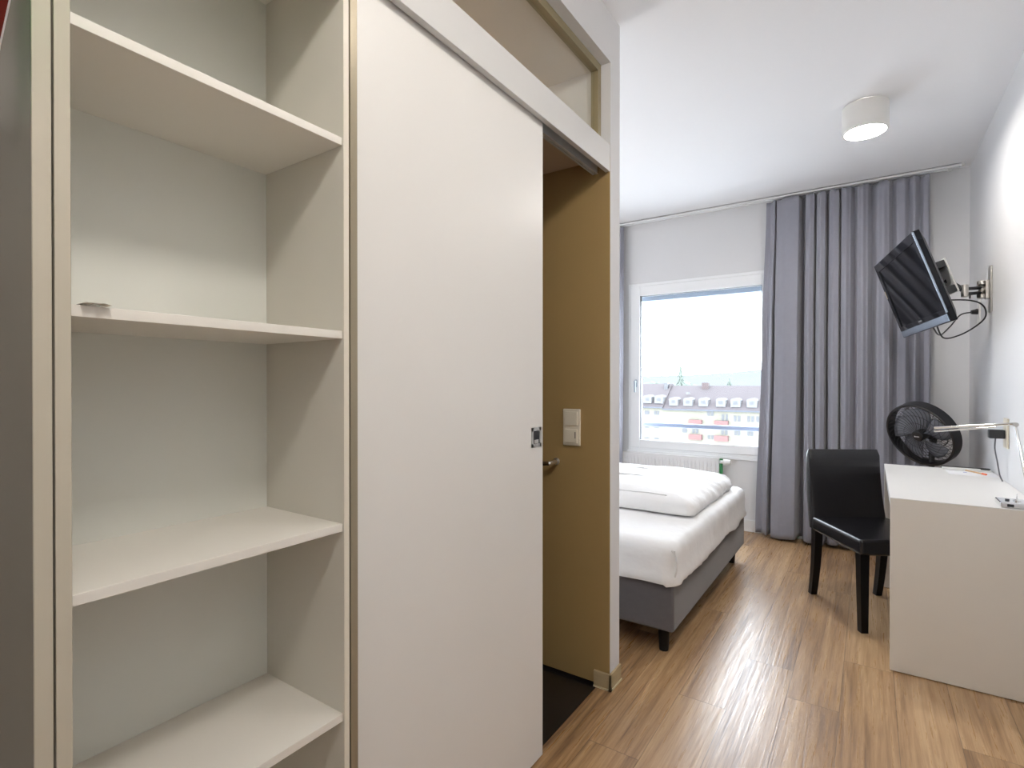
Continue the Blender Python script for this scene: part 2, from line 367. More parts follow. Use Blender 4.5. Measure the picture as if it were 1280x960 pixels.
# outside: lintel with the half-hidden roller shutter, outer sill, balcony rail
struct(MB().box((OX0, YW + .085, 2.030), (OX1, YW + .25, 2.187), .004, 1), 'trim_7', M_conc)
struct(MB().box((OX0 - .1, YW + .07, 0.585), (OX1 + .1, YW + .32, 0.62)), 'trim_6', mat('outer_sill_metal', (0.4, 0.42, 0.45), 0.4, metal=0.3, var=.03), 0)
br = thing('balcony_rail', (-1.3, 5.2, 0.62), 'blue grey horizontal safety rail across the outside of the window', 'rail')
MB().box((-2.35, 5.18, 0.817), (-0.30, 5.22, 0.856), .004, 1).build('rail_bar', M_lrail, br)
for x in (-2.30, -0.35): MB().box((x - .02, 5.07, 0.80), (x + .02, 5.20, 0.84), .003, 1).build('bracket', M_rail, br)

# ================================================================== SHELVING UNIT
sy0, sy1, sxb = 0.256, 0.695, -1.150
su = thing('shelving_unit', (XP, 0.475, 0), 'tall open white shelving unit built in next to the sliding door', 'shelving')
MB().box((sxb, 0.2385, 0), (XP, sy0, 2.55), .0008, 1).build('side_panel', M_edge, su)
MB().box((sxb, sy1, 0), (XP - .0012, 0.7075, 2.55)).build('side_panel', mat('cream_side_panel_laminate', (0.60, 0.575, 0.515), 0.45, var=0.015, vscale=8), su, 0)
MB().box((XP - .0010, sy1, 0), (XP, 0.7075, 2.55)).build('edge_band', mat('light_cream_edge_band', (0.70, 0.65, 0.55), 0.4, var=0.02), su, 0)
MB().box((sxb - .012, 0.2385, 0.0), (sxb, 0.7075, 2.55)).build('back_panel', M_back, su, 0)
for z in (0.583 - .3885, 0.583, 0.9668, 1.3554, 1.7438, 2.132, 2.54):
    MB().box((sxb, sy0 + .0003, z - .016), (XP - .004, sy1 - .0003, z), .0008, 1).build('shelf', M_white, su)
MB().box((-0.94, sy0, 0), (-0.925, sy1, 0.18)).build('plinth', M_white, su, 0)
MB().box((XP - .020, sy0 + .0003, 2.030), (XP - .001, sy1 - .0003, 2.1155), .0008, 1).build('top_rail', M_white, su)
# small crumpled clear wrapper left on the shelf edge
wr = MB(); 
rs = []
for i in range(9):
    row = []
    for j in range(5):
        row.append(Vector((-0.900 + .008 * j + random.uniform(-.002, .002), 0.266 + .0042 * i, 1.3566 + random.uniform(0, .0035) * (1 if 0 < i < 8 else .2))))
    rs.append(row)
wr.grid(rs)
tag(wr.build('plastic_wrapper', mat('clear_film', (0.85, 0.82, 0.76), 0.12, var=.05), None, 20), 'small crumpled clear plastic wrapper lying on the middle shelf', 'wrapper')

# neighbouring wardrobe (only its side panel shows)
wd = thing('wardrobe', (XP, -0.18, 0), 'tall open wardrobe whose shaded side panel stands against the shelving unit', 'wardrobe')
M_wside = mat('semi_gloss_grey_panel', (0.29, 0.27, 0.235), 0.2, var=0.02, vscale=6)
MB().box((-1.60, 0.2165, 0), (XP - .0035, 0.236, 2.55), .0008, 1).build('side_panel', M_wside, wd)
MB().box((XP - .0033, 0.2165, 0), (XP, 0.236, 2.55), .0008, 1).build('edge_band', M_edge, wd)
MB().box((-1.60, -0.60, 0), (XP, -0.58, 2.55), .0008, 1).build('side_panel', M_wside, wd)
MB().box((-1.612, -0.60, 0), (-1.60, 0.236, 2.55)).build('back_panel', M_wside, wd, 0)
MB().box((-1.60, -0.58, 2.53), (XP, 0.2165, 2.55)).build('top_panel', M_white, wd, 0)
MB().box((-1.60, -0.58, 0.06), (XP, 0.2165, 0.08)).build('bottom_panel', M_white, wd, 0)
rod = MB().cyl((-1.2, -0.58, 1.98), (-1.2, 0.2165, 1.98), .0125); rod.build('clothes_rod', M_steel, wd)
# do-not-disturb style card hanging close to that panel: red front, green back
cd = thing('door_hanger_card', (-0.85, 0.18, 1.78), 'red card with green back hanging tilted beside the wardrobe side panel', 'card')
pz = [(-0.930, 1.566), (-0.842, 1.650), (-0.807, 1.683), (-0.760, 1.727), (-0.760, 1.95), (-0.930, 1.95)]
Mc = Matrix(((1, 0, 0, 0), (0, 0, 1, 0.1800), (0, 1, 0, 0), (0, 0, 0, 1)))
MB().prism(pz, .0006, Mc).build('front_print', M_red, cd, 0)
Mc2 = Matrix(((1, 0, 0, 0), (0, 0, 1, 0.1806), (0, 1, 0, 0), (0, 0, 0, 1)))
MB().prism(pz, .0006, Mc2).build('back_print', M_cardgreen, cd, 0)
ed = MB(); a = Vector((-0.930, 0.1798, 1.566)); b = Vector((-0.760, 0.1798, 1.727)); nn = Vector((0.69, 0, -0.725)) * .0011
ed.hexa([a, b, b + nn, a + nn] + [p + Vector((0, .0016, 0)) for p in (a, b, b + nn, a + nn)])
ed.build('white_edge', M_paper, cd, 0)
MB().tube([(-0.893, 0.2164, 2.05), (-0.893, 0.186, 2.05), (-0.893, 0.181, 2.056), (-0.893, 0.180, 2.066)], .003, 8).cyl((-0.893, 0.2164, 2.05), (-0.893, 0.2145, 2.05), .010).build('hook', M_steel, cd)
MB().tube([(-0.860, 0.1804, 1.945), (-0.892, 0.1804, 2.0535), (-0.895, 0.1804, 2.0535), (-0.905, 0.1804, 1.945)], .0010, 6).build('cord', M_paper, cd)

# ================================================================== BATHROOM FITTINGS
sw = thing('light_switch', (-1.047, YB - .001, 1.06), 'double ivory light switch plate on the brown bathroom wall', 'switch')
sx0, sx1, sz0, sz1 = -1.088, -1.007, 0.986, 1.141
MB().box((sx0, YB - .010, sz0), (sx1, YB - .001, sz1), .003).build('plate', M_plug, sw)
MB().box((sx0 + .012, YB - .015, 1.072), (sx1 - .012, YB - .0095, 1.130), .002).build('rocker', M_plug, sw)
kb = MB().box((sx0 + .012, YB - .016, 0.998), (sx1 - .012, YB - .0095, 1.056), .002)
kp = kb.build('key_card_reader', M_plug, sw)
MB().box((sx1 - .022, YB - .0172, 1.018), (sx1 - .017, YB - .0158, 1.045)).build('indicator', mat('grey_indicator', (.2, .18, .15), .4, var=.02), kp, 0)
tr = thing('towel_rail', (-1.125, YB - .001, 0.905), 'short chrome towel bar on the brown wall beside the sliding door', 'towel rail')
MB().cyl((-1.122, YB - .001, 0.913), (-1.122, YB - .010, 0.913), .015, bev=.002).build('wall_rosette', M_steel, tr)
MB().tube([(-1.122, YB - .010, 0.913), (-1.122, YB - .05, 0.911), (-1.128, YB - .062, 0.910), (-1.145, YB - .066, 0.909), (-1.62, YB - .066, 0.909)], .0105, 14).build('bar', M_chrome, tr)

# ================================================================== CEILING LAMPS
def ceiling_lamp(loc, em, label, r=.108):
    t = thing('ceiling_lamp', loc, label, 'ceiling lamp')
    hh = .146
    Mt = Matrix.Translation(Vector(loc))
    MB().lathe([(r - .012, -.0005), (r - .012, -.006), (r, -.006), (r, -hh + .003), (r - .003, -hh), (r - .012, -hh), (r - .014, -hh + .010), (r - .014, -.02)], 64, Mt, caps=False).build('housing', M_lampbody, t)
    MB().lathe([(r - .0145, -.0004), (r - .0145, -.006)], 48, Mt).build('ceiling_plate', M_black, t)
    MB().lathe([(r - .015, -hh + .010), (r - .018, -hh + .006), (.001, -hh + .005)], 48, Mt).build('diffuser', em, t)
    return t
ceiling_lamp((-0.026, 3.45, H), M_roomemit, 'lit white drum ceiling lamp above the bedroom floor')
gl = thing('globe_lamp', (0.11, 0.03, H), 'lit opal globe lamp under the ceiling of the entrance hall', 'ceiling lamp')
TG = Matrix.Translation((0.11, 0.03, 0))
MB().lathe([(.001, 2.500), (.04, 2.507), (.07, 2.527), (.092, 2.560), (.100, 2.600), (.094, 2.640), (.075, 2.672), (.05, 2.690)], 40, TG).build('opal_globe', M_hallemit, gl)
MB().lathe([(.051, 2.688), (.055, 2.70), (.055, H - .0005)], 40, TG).build('holder', M_lampbody, gl)
ceiling_lamp((-0.02, 1.25, H), emit('mid_fill_diffuser', (1.0, .95, .885), MID_FILL), 'added unseen drum ceiling lamp giving fill light near the bathroom doorway')  # added unseen lamp: fill for the bed front, desk side and door

# added lamps, out of view, that brighten the bedroom and the loft
M_upemit = emit('uplighter_fill_bowl', (1.0, 0.98, 0.96), UPLIGHT_FILL)
fl = thing('uplighter_fill', (-2.92, 2.42, 0), 'added unseen uplighter behind the partition, brightening the bedroom', 'fill light')  # added for ceiling bounce; no such lamp is in view
TF = Matrix.Translation((-2.92, 2.42, 0))
MB().lathe([(.14, 0), (.14, .012), (.02, .022), (.014, .03)], 40, TF).build('base', M_lampbody, fl)
MB().cyl((-2.92, 2.42, .02), (-2.92, 2.42, 1.20), .013).build('pole', M_lampbody, fl)
MB().lathe([(.014, 1.18), (.06, 1.195), (.13, 1.25), (.170, 1.315), (.174, 1.315), (.168, 1.31), (.156, 1.298)], 48, TF, caps=False).build('bowl', M_lampbody, fl)
MB().lathe([(.152, 1.296), (.10, 1.300), (.001, 1.302)], 48, TF).build('diffuser', M_upemit, fl)
wl_ = thing('loft_fill_light', (-2.29, 1.36, 2.32), 'added unseen oblong fill light brightening the loft above the bathroom ceiling', 'wall lamp')  # added to lift the loft ceiling seen through the transom
MB().box((-2.2995, 1.16, 2.27), (-2.285, 1.56, 2.37), .003).build('back_plate', M_lampbody, wl_)
MB().box((-2.2845, 1.18, 2.28), (-2.245, 1.54, 2.36), .015, 3).build('diffuser', emit('warm_loft_fill_diffuser', (1, .88, .77), 36.0), wl_)

# ================================================================== CURTAINS
def curtain(name, mid, top, bot, label, xs0=None, phase=0):
    """profiles: lists (x, depth) at three heights; cloth goes up to the track"""
    t = thing(name, (sum(p[0] for p in mid) / len(mid), 4.74, 0.02), label, 'curtain', 'grey floor length curtains')
    n = 420
    def samp(pr, s):
        k = s * (len(pr) - 1); i = min(int(k), len(pr) - 2); f = k - i; f = f * f * (3 - 2 * f) if True else f
        return Vector((pr[i][0] + (pr[i + 1][0] - pr[i][0]) * f, pr[i][1] + (pr[i + 1][1] - pr[i][1]) * (f * f * (3 - 2 * f)), 0))
    zs = [0.022, 0.06, 0.12, 0.14, 0.3, 0.6, 0.9, 1.2, 1.5, 1.8, 2.1, 2.3, 2.45, 2.55, 2.62, 2.68, 2.715]
    rows = []
    for i in range(n + 1):
        s = i / n; row = []
        for z in zs:
            m = samp(mid, s)
            if z > 1.6: f = (z - 1.6) / (2.715 - 1.6); f = f * f * (3 - 2 * f); p = m.lerp(samp(top, s), f)
            else: f = (1.6 - z) / 1.6; f = f * f * (3 - 2 * f); p = m.lerp(samp(bot, s), f)
            wob = noise.noise(Vector((p.x * 9 + phase, z * 1.3, 0))) * .004
            zz = z
            if z < .1: zz = z + .006 * math.sin(p.x * 23 + phase)
            if z > 2.70: zz = z + .010 * (1 if (int(s * 26) % 2) else .2)
            row.append(Vector((p.x, p.y + wob, zz)))
        rows.append(row)
    o = MB().grid(rows).build('cloth', M_curtain, t, 60)
    so = o.modifiers.new('thick', 'SOLIDIFY'); so.thickness = .0016
    hem = MB(); hem.grid([[Vector((r_[3].x, r_[3].y - .0022, z)) for z in (.133, .136)] for r_ in rows]); ho = hem.build('hem_seam', M_curtain, t, 60)
    so = ho.modifiers.new('thick', 'SOLIDIFY'); so.thickness = .0015
    return t
F, Bk = 4.672, 4.795   # ridge (near) and valley (far)
mid = [(-.735, 4.735), (-.70, 4.745), (-.660, 4.700), (-.640, Bk), (-.632, 4.690), (-.56, 4.672), (-.475, 4.668), (-.452, Bk), (-.440, Bk + .005), (-.422, 4.690), (-.395, 4.668), (-.370, 4.680), (-.360, Bk),
       (-.346, 4.690), (-.32, 4.668), (-.294, 4.680), (-.280, Bk), (-.262, 4.695), (-.235, 4.672), (-.203, 4.678), (-.194, Bk), (-.182, 4.690), (-.155, 4.672), (-.130, 4.690), (-.100, 4.752),
       (-.080, 4.700), (-.05, 4.672), (-.022, 4.688), (.010, 4.755), (.045, 4.700), (.078, 4.674), (.110, 4.690), (.135, 4.755), (.165, 4.712), (.205, 4.700), (.232, 4.742), (.262, 4.702), (.296, 4.752), (.318, 4.722), (.340, 4.712), (.352, 4.742)]
mid = [(x, 4.73 + (y - 4.73) * 1.25) for x, y in mid]
top = [(x * .985 - .0, 4.742 + (y - 4.72) * .55) for x, y in mid]
for i, (x, y) in enumerate(mid[:6]): top[i] = (x + .03 * (1 - i / 6), 4.742 + (y - 4.72) * .5)
bot = [(x - .045 * max(0, 1 - i / 9), 4.715 + (y - 4.72) * 1.0) for i, (x, y) in enumerate(mid)]
curtain('curtain', mid, top, bot, 'grey pleated curtain hanging between the window and the television')
lm = [(x, y - .022) for x, y in [(-2.42, 4.73), (-2.38, 4.69), (-2.33, 4.77), (-2.28, 4.69), (-2.22, 4.77), (-2.17, 4.70), (-2.11, 4.77), (-2.06, 4.69), (-2.00, 4.76), (-1.965, 4.70), (-1.945, 4.69), (-1.935, 4.73), (-1.930, 4.76)]]
curtain('curtain', lm, [(x, 4.742 + (y - 4.73) * .6) for x, y in lm], [(x - .012, y) for x, y in lm], 'narrow strip of grey curtain between the partition wall end and the window', phase=3)
cr = thing('curtain_rail', (-0.7, 4.745, H), 'white twin track curtain rail fixed along the ceiling above the window', 'curtain rail')
tk = MB().box((-2.6, 4.708, H - .018), (.515, 4.728, H), .002, 1).box((-2.6, 4.764, H - .016), (.515, 4.782, H), .002, 1).box((-2.6, 4.708, H - .006), (.515, 4.782, H))
tk.build('track', M_pvc, cr)
MB().box((.512, 4.704, H - .022), (.528, 4.732, H), .003).build('end_cap', M_plugw, cr)
for x in (.44, .455): MB().box((x, 4.738, H - .034), (x + .010, 4.752, H - .004), .003).build('glider', M_plugw, cr)

# ================================================================== RADIATOR
rd = thing('radiator', (-1.6, 4.77, 0.15), 'white ribbed panel radiator under the window', 'radiator')
rx0, rx1, ry0, rz0, rz1 = -2.35, -1.078, 4.764, 0.16, 0.600
pm = MB(); pts = []
nr = 38; wv = (rx1 - .02 - rx0) / nr
prof = []
for i in range(nr):
    x = rx0 + i * wv
    prof += [(x, ry0), (x + wv * .55, ry0), (x + wv * .66, ry0 + .0072), (x + wv * .92, ry0 + .0072)]
prof.append((rx0 + nr * wv, ry0))
zrow = [rz0, rz0 + .03, rz0 + .045, rz1 - .055, rz1 - .042, rz1]
P = []
for (x, y) in prof:
    P.append([Vector((x, (ry0 if (k in (0, 1, 4, 5)) else y), z)) for k, z in enumerate(zrow)])
pm.grid(P).box((rx0, ry0 + .0075, rz0), (rx1, ry0 + .015, rz1))
pm.build('front_panel', M_rad, rd, 30)
MB().box((rx0, ry0 - .002, rz1 - .004), (rx1 + .004, ry0 + .060, rz1 + .004), .002).box((rx1 - .004, ry0 - .002, rz0), (rx1 + .004, ry0 + .060, rz1), .002).box((rx0, ry0 + .045, rz0), (rx1, ry0 + .055, rz1)).build('casing', M_rad, rd)
MB().tube([(rx1 + .020, 4.775, 0.0), (rx1 + .020, 4.775, 0.60)], .013, 14).build('green_pipe', M_green, rd)
MB().box((rx1 + .008, 4.765, 0.48), (rx1 + .034, 4.782, 0.604), .003).build('mount_bracket', M_green, rd)
MB().cyl((rx1 + .012, 4.765, 0.576), (rx1 + .044, 4.765, 0.576), .014).cyl((rx1 + .040, 4.765, 0.576), (rx1 + .100, 4.765, 0.577), .027, .022, bev=.004).build('thermostat_valve', M_plugw, rd)

# ================================================================== BED
bx1, by0, by1 = -0.738, 2.405, 4.045; bx0 = -2.78
bd = thing('bed', (bx0 / 2 + bx1 / 2, 3.22, 0), 'charcoal upholstered box bed base on short black legs', 'bed')
MB().box((bx0, by0, 0.108), (bx1, by1, 0.372), .016, 3).build('upholstered_base', M_fabric, bd)
pb = MB().tube([(bx1 - .012, by0 + .004, .112), (bx1 - .012, by0 + .004, .368)], .004, 6); pb.build('corner_seam', M_fabric, bd)
for x in (bx0 + .07, bx1 - .062):
    for y in (by0 + .055, by1 - .12):
        MB().lathe([(.021, 0), (.022, .004), (.027, .10), (.027, .112)], 20, Matrix.Translation((x, y, 0))).build('leg', M_lwood, bd)

def rrect(x0, x1, y0, y1, r, n=10, per=40):
    pts = []
    def arc(cx, cy, a0):
        for k in range(n + 1):
            a = a0 + k / n * math.pi / 2; pts.append((cx + r * math.cos(a), cy + r * math.sin(a)))
    def seg(p, q):
        for k in range(1, per): pts.append((p[0] + (q[0] - p[0]) * k / per, p[1] + (q[1] - p[1]) * k / per))
    arc(x1 - r, y1 - r, 0); seg(pts[-1], (x0 + r, y1)); arc(x0 + r, y1 - r, math.pi / 2); seg(pts[-1], (x0, y0 + r))
    arc(x0 + r, y0 + r, math.pi); seg(pts[-1], (x1 - r, y0)); arc(x1 - r, y0 + r, 1.5 * math.pi); seg(pts[-1], (x1, y1 - r))
    return pts
# mattress under a fitted sheet whose hem sags over the base
def lay(x0, x1, y0, y1, zs_, f_off, f_z, r):
    rings = []
    for k, (inset, z) in enumerate(zs_):
        ring = []
        for i, (x, y) in enumerate(rrect(x0 + inset, x1 - inset, y0 + inset, y1 - inset, max(r - inset * .6, .02))):
            cx, cy = (x0 + x1) / 2, (y0 + y1) / 2
            d = Vector((x - max(min(x, x1 - r), x0 + r), y - max(min(y, y1 - r), y0 + r)));
            d = d.normalized() if d.length > 1e-6 else Vector((0, 0))
            o = f_off(x, y, z, k); ring.append(Vector((x + d.x * o, y + d.y * o, z + f_z(x, y, z, k))))
        rings.append(ring)
    return rings
N3 = lambda a, b, c: noise.noise(Vector((a, b, c)))
mz0, mz1 = 0.372, 0.522
zs_m = [(.05, .3735), (.004, .3735), (-.006, .352), (-.010, .362), (-.004, .385), (.0, .41), (.0, .44), (.001, .47), (.006, .492), (.016, .508), (.032, .517), (.06, .521), (.12, .522), (.25, .522), (.45, .522), (.65, .522), (.79, .522)]
def m_off(x, y, z, k):
    t = max(0, 1 - (z - .35) / .16) if k > 1 else 0; k -= 2
    return .010 * t * N3(x * 7, y * 7, z * 9) + .006 * N3(x * 16, y * 16, z * 6) * (k < 8) + .004 * N3(x * 30, y * 30, z * 18) * (k < 8)
def m_z(x, y, z, k):
    if k < 2: return 0.0
    k -= 2; low = max(0, 1 - k / 4)
    side = 1 if x > bx1 - .03 else .35
    sag = -.030 * side * low * max(0, .45 + N3(y * 3.1 + 4.3, x * 3, 1.7)) - .012 * low
    return sag + .004 * N3(x * 5, y * 5, 3) * (k > 6)
ms = lay(bx0 + .01, -0.722, by0 - .016, by1 - .01, zs_m, m_off, m_z, .07)
mt_ = thing('mattress', (-1.75, 3.22, 0.36), 'mattress in a white fitted sheet lying on the charcoal bed base', 'mattress')
MB().loft(ms).build('fitted_sheet', M_linen, mt_, 70)
fold = MB()
for (a0, dz, rr) in ((0.0, 0, .0055), (.35, .0, .0035)):   # gathered corner pleats
    pp = [Vector((-0.735 - .035 * a0 + .012 * math.sin(t * 3), by0 + .004 + .06 * a0 * t,   .488 - .120 * t)) for t in [i / 10 for i in range(11)]]
    fold.tube(pp, rr, 8)
fold.build('corner_pleat', M_linen, mt_, 70)
# folded duvet
dx0, dx1, dy0, dy1 = -2.70, -0.782, 2.885, 3.90
zs_d = [(.030, .528), (.008, .534), (.0, .550), (.0, .570), (.006, .592), (.018, .610), (.040, .626), (.08, .640), (.14, .652), (.22, .660), (.30, .664), (.37, .666)]
def d_off(x, y, z, k): return .012 * N3(x * 8, y * 8, z * 11) + .010 * N3(x * 20, y * 26, z * 20) * (1 if k < 8 else .3)
def d_z(x, y, z, k):
    t = k / 11; e = max(0, (x - (dx1 - .28)) / .28)
    pinch = -.038 * t * e ** 1.5
    return pinch + t * (.012 * N3(x * 4, y * 6, 2) + .006 * N3(x * 11, y * 14, 5)) + t * e * .011 * math.sin(y * 62 + 9 * N3(x * 5, y * 5, 0)) + t * .006 * N3(x * 20, y * 9, 7)
dv = thing('duvet', (-1.75, 3.28, 0.53), 'white duvet folded in half across the far side of the bed', 'duvet')
rings = lay(dx0, dx1, dy0, dy1, zs_d, d_off, d_z, .05)
MB().loft(rings).build('cover', M_linen, dv, 70)
seam = [Vector(p) + Vector((0, -.001, .003)) for p in rings[6] if p.y < dy0 + .05 and p.x < dx1 - .14]
seam.sort(key=lambda p: p.x)
MB().tube(seam, .0035, 8).build('piping', M_linen, dv, 70)

# ================================================================== DESK
xd, yd0, yd1, zd = 0.074, 2.826, 3.992, 0.754
dk = thing('desk', (0.32, 3.41, 0), 'white panel sided writing desk against the wall under the wall television', 'desk')
MB().box((xd - .001, yd0, zd - .003), (XR - .001, yd1, zd), .0006, 1).box((xd - .001, yd0 + .0345, zd - .034), (XR - .001, yd1 - .0345, zd - .0031), .0006, 1).build('desk_top', M_desktop, dk)
MB().box((xd, yd0 + .0005, 0.004), (XR - .015, yd0 + .034, zd - .0032), .0012, 1).build('side_panel', M_desk, dk)
MB().box((xd, yd1 - .034, 0.004), (XR - .015, yd1 - .0005, zd - .0032), .0012, 1).build('side_panel', M_desk, dk)
MB().box((XR - .034, yd0 + .034, 0.30), (XR - .016, yd1 - .034, zd - .034)).build('back_panel', M_desk, dk, 0)

# ================================================================== CHAIR (local: sitter faces -y)
ch = thing('chair', (0.010, 3.490, 0), 'black leather dining style chair pulled up beside the white desk', 'chair', rot=(0, 0, R(31)))
def cushion(x, y0, y1, z0, z1, bev): return MB().box((-x, y0, z0), (x, y1, z1), bev, 4)
st = cushion(.215, -.265, .215, .388, .470, .020)
for v in st.bm.verts:
    if v.co.z > .44: v.co.z += .008 * max(0, 1 - (v.co.x / .2) ** 2) * max(0, 1 - ((v.co.y + .02) / .24) ** 2)
st.build('seat', M_leather, ch, 50, True)
bk = MB(); rws = []
nb = 14
for i in range(nb + 1):
    t = i / nb; z = .400 + .455 * t
    yc = .222 + .062 * t + .016 * math.sin(t * math.pi); hw = .214 - .010 * t
    th = .030 * (1 if t < .93 else math.sqrt(max(.08, 1 - ((t - .93) / .07) ** 2 * .9)))
    ring = []
    for k in range(28):
        a = 2 * math.pi * k / 28; ca, sa = math.cos(a), math.sin(a)
        px = hw * math.copysign(abs(ca) ** .18, ca); py = th * math.copysign(abs(sa) ** .40, sa)
        if t > .93: px *= 1 - .035 * ((t - .93) / .07) ** 3
        ring.append(Vector((px, yc + py, z)))
    rws.append(ring)
bk.loft(rws); bk.build('backrest', M_leather, ch, 50, True)
def leg(x, y, dyb, z1, w0=.017, w1=.022, curve=0):
    m = MB(); rr = []
    for i in range(9):
        t = i / 8; z = z1 * t; w_ = w0 + (w1 - w0) * t; yy = y + dyb * (1 - t) ** 1.8
        rr.append([Vector((x - w_, yy - w_, z)), Vector((x + w_, yy - w_, z)), Vector((x + w_, yy + w_, z)), Vector((x - w_, yy + w_, z))])
    return m.loft(rr)
for sx_ in (-1, 1):
    leg(sx_ * .186, .205, .050, .40).build('leg', M_lwood, ch, 30, True)
    leg(sx_ * .186, -.232, -.006, .395).build('leg', M_lwood, ch, 30, True)

# ================================================================== TELEVISION on wall arm
right = Vector((.2104, -.9776, 0)); up = Vector((-.3122, -.0672, .9477)); back = up.cross(right)
ro = .029; right, up = right * math.cos(ro) + up * math.sin(ro), up * math.cos(ro) - right * math.sin(ro)
right.normalize(); up = (up - right * up.dot(right)).normalized(); back = up.cross(right)
TC = Vector((.179, 3.882, 1.794)); TW, TH = .800, .507
TM = Matrix(((right.x, back.x, up.x, TC.x), (right.y, back.y, up.y, TC.y), (right.z, back.z, up.z, TC.z), (0, 0, 0, 1)))
tv = thing('television', None, 'black flat television tilted down on a wall arm in front of the curtain', 'television', M=TM)
bz = MB(); hw, hh = TW / 2, TH / 2
bz.box((-hw, 0, hh - .052), (hw, .034, hh), .004).box((-hw, 0, -hh), (hw, .034, -hh + .072), .004).box((-hw, 0, -hh + .07), (-hw + .048, .034, hh - .05), .003).box((hw - .048, 0, -hh + .07), (hw, .034, hh - .05), .003)
bz.build('bezel', mat('piano_black_bezel', (0.005, 0.006, 0.009), 0.06, spec=0.2, var=.05), tv, 35, True)
MB().box((-hw + .047, .005, -hh + .07), (hw - .047, .014, hh - .05)).build('screen', M_screen, tv, 0, True)
MB().box((-hw + .008, -.002, -hh + .004), (hw - .004, .030, -hh + .044), .004).build('speaker_strip', M_silver, tv, 35, True)
MB().box((hw - .004, -.003, -hh + .05), (hw + .003, .006, hh - .004), .002).build('silver_trim', M_silver, tv, 35, True)
sb = MB(); sb.hexa([(-hw + .01, .034, -hh + .01), (hw - .004, .034, -hh + .01), (hw - .004, .034, hh - .008), (-hw + .01, .034, hh - .008), (-hw + .07, .056, -hh + .05), (hw - .045, .056, -hh + .05), (hw - .045, .056, hh - .05), (-hw + .07, .056, hh - .05)], .006)
sb.build('back_shell', M_blackm, tv, 35, True)
MB().box((-.028, -.0012, -hh + .056), (.028, .0005, -hh + .064)).build('maker_badge', mat('dim_grey_badge', (.12, .13, .14), .4, var=.02), tv, 0, True)
MB().box((-hw + .008, -.0012, .02), (-hw + .014, .0005, .07)).build('side_label', mat('label_print', (.5, .4, .25), .5, var=.05), tv, 0, True)

mo = thing('television_wall_arm', (XR, 4.02, 1.78), 'steel swivel wall arm holding the black television', 'wall mount')
wp = MB().box((XR - .012, 3.985, 1.652), (XR - .0005, 4.055, 1.915), .005, 3).box((XR - .030, 3.995, 1.730), (XR - .010, 4.045, 1.835), .005, 3)
wp.build('wall_plate', M_steel, mo)
MB().cyl((XR - .042, 4.02, 1.735), (XR - .042, 4.02, 1.758), .022, bev=.003).cyl((XR - .042, 4.02, 1.812), (XR - .042, 4.02, 1.835), .022, bev=.003).cyl((XR - .042, 4.02, 1.758), (XR - .042, 4.02, 1.812), .017).build('hinge', M_steel, mo)
elb = Vector((.440, 3.905, 1.770)); hg = Vector((XR - .042, 4.02, 1.79))
MB().tube([hg + Vector((0, 0, .006)), elb + Vector((0, 0, .012))], .009, 8).tube([hg + Vector((0, 0, -.022)), elb + Vector((0, 0, -.018))], .009, 8).build('swing_arm', M_blackm, mo)
MB().cyl(elb + Vector((0, 0, -.034)), elb + Vector((0, 0, .034)), .017, bev=.003).build('elbow', M_steel, mo)
vp = TC + back * .190
MB().tube([elb, vp + up * -.01], .014, 10).build('link_arm', M_blackm, mo)
pm_ = MB().box((-.105, .186, -.100), (.105, .193, .100), .004, 2, TM); pm_.build('tilt_plate', M_plugw, mo)
for zz in (-.075, .075):
    MB().box((-.10, .0565, zz - .022), (.10, .1855, zz + .018), .004, 2, TM).build('bracket', M_blackm, mo)
for q in (.3, .75):
    p = elb.lerp(hg, q) + Vector((0, 0, -.034)); 
    MB().tube([p + Vector((.0, .012 * math.cos(a), .012 * math.sin(a) )) for a in [k * math.pi / 6 for k in range(12)]], .003, 6, True).build('cable_clip', M_black, mo)
# sockets and cables at the television
so1 = thing('wall_socket', (XR, 4.40, 1.665), 'white wall socket beneath the television arm', 'socket')
MB().box((XR - .010, 4.355, 1.615), (XR - .0005, 4.440, 1.770), .003).build('plate', M_plugw, so1)
MB().cyl((XR - .0104, 4.398, 1.655), (XR - .0095, 4.398, 1.655), .021).build('socket_well', M_plugw, so1)
c1 = thing('television_power_cable', (.50, 4.38, 1.66), 'black power cable plugged in below the television arm', 'cable')
MB().cyl((XR - .0108, 4.398, 1.700), (XR - .045, 4.392, 1.697), .019, .012, bev=.003).build('plug', M_black, c1)
def bez(P, n=24):
    out = []
    P = [Vector(p) for p in P]; Q = [P[0]] + P + [P[-1]]
    for i in range(1, len(Q) - 2):
        for k in range(n):
            t = k / n; a, b, c, d = Q[i - 1], Q[i], Q[i + 1], Q[i + 2]
            out.append(.5 * ((2 * b) + (c - a) * t + (2 * a - 5 * b + 4 * c - d) * t * t + (3 * b - a - 3 * c + d) * t ** 3))
    out.append(P[-1]); return out
tvb = TC + back * .06 - up * (TH / 2 - .020)
MB().tube(bez([(XR - .044, 4.392, 1.697), (.47, 4.36, 1.680), (.41, 4.28, 1.60), (.35, 4.15, 1.545), tvb + right * -.05]), .0042, 8).build('lead', M_black, c1)
c2 = thing('television_signal_cable', (.52, 4.05, 1.62), 'thin black signal cable looping from the wall arm to the television', 'cable')
MB().tube(bez([tuple(TC + back * .10 + right * .10 - up * .12), (.46, 3.90, 1.715), (.53, 3.99, 1.69), (.545, 4.03, 1.630), (.50, 4.05, 1.575), (.42, 4.0, 1.525), (.35, 3.95, 1.515), tuple(tvb + right * .02)]), .0042, 8).build('lead', M_black, c2)

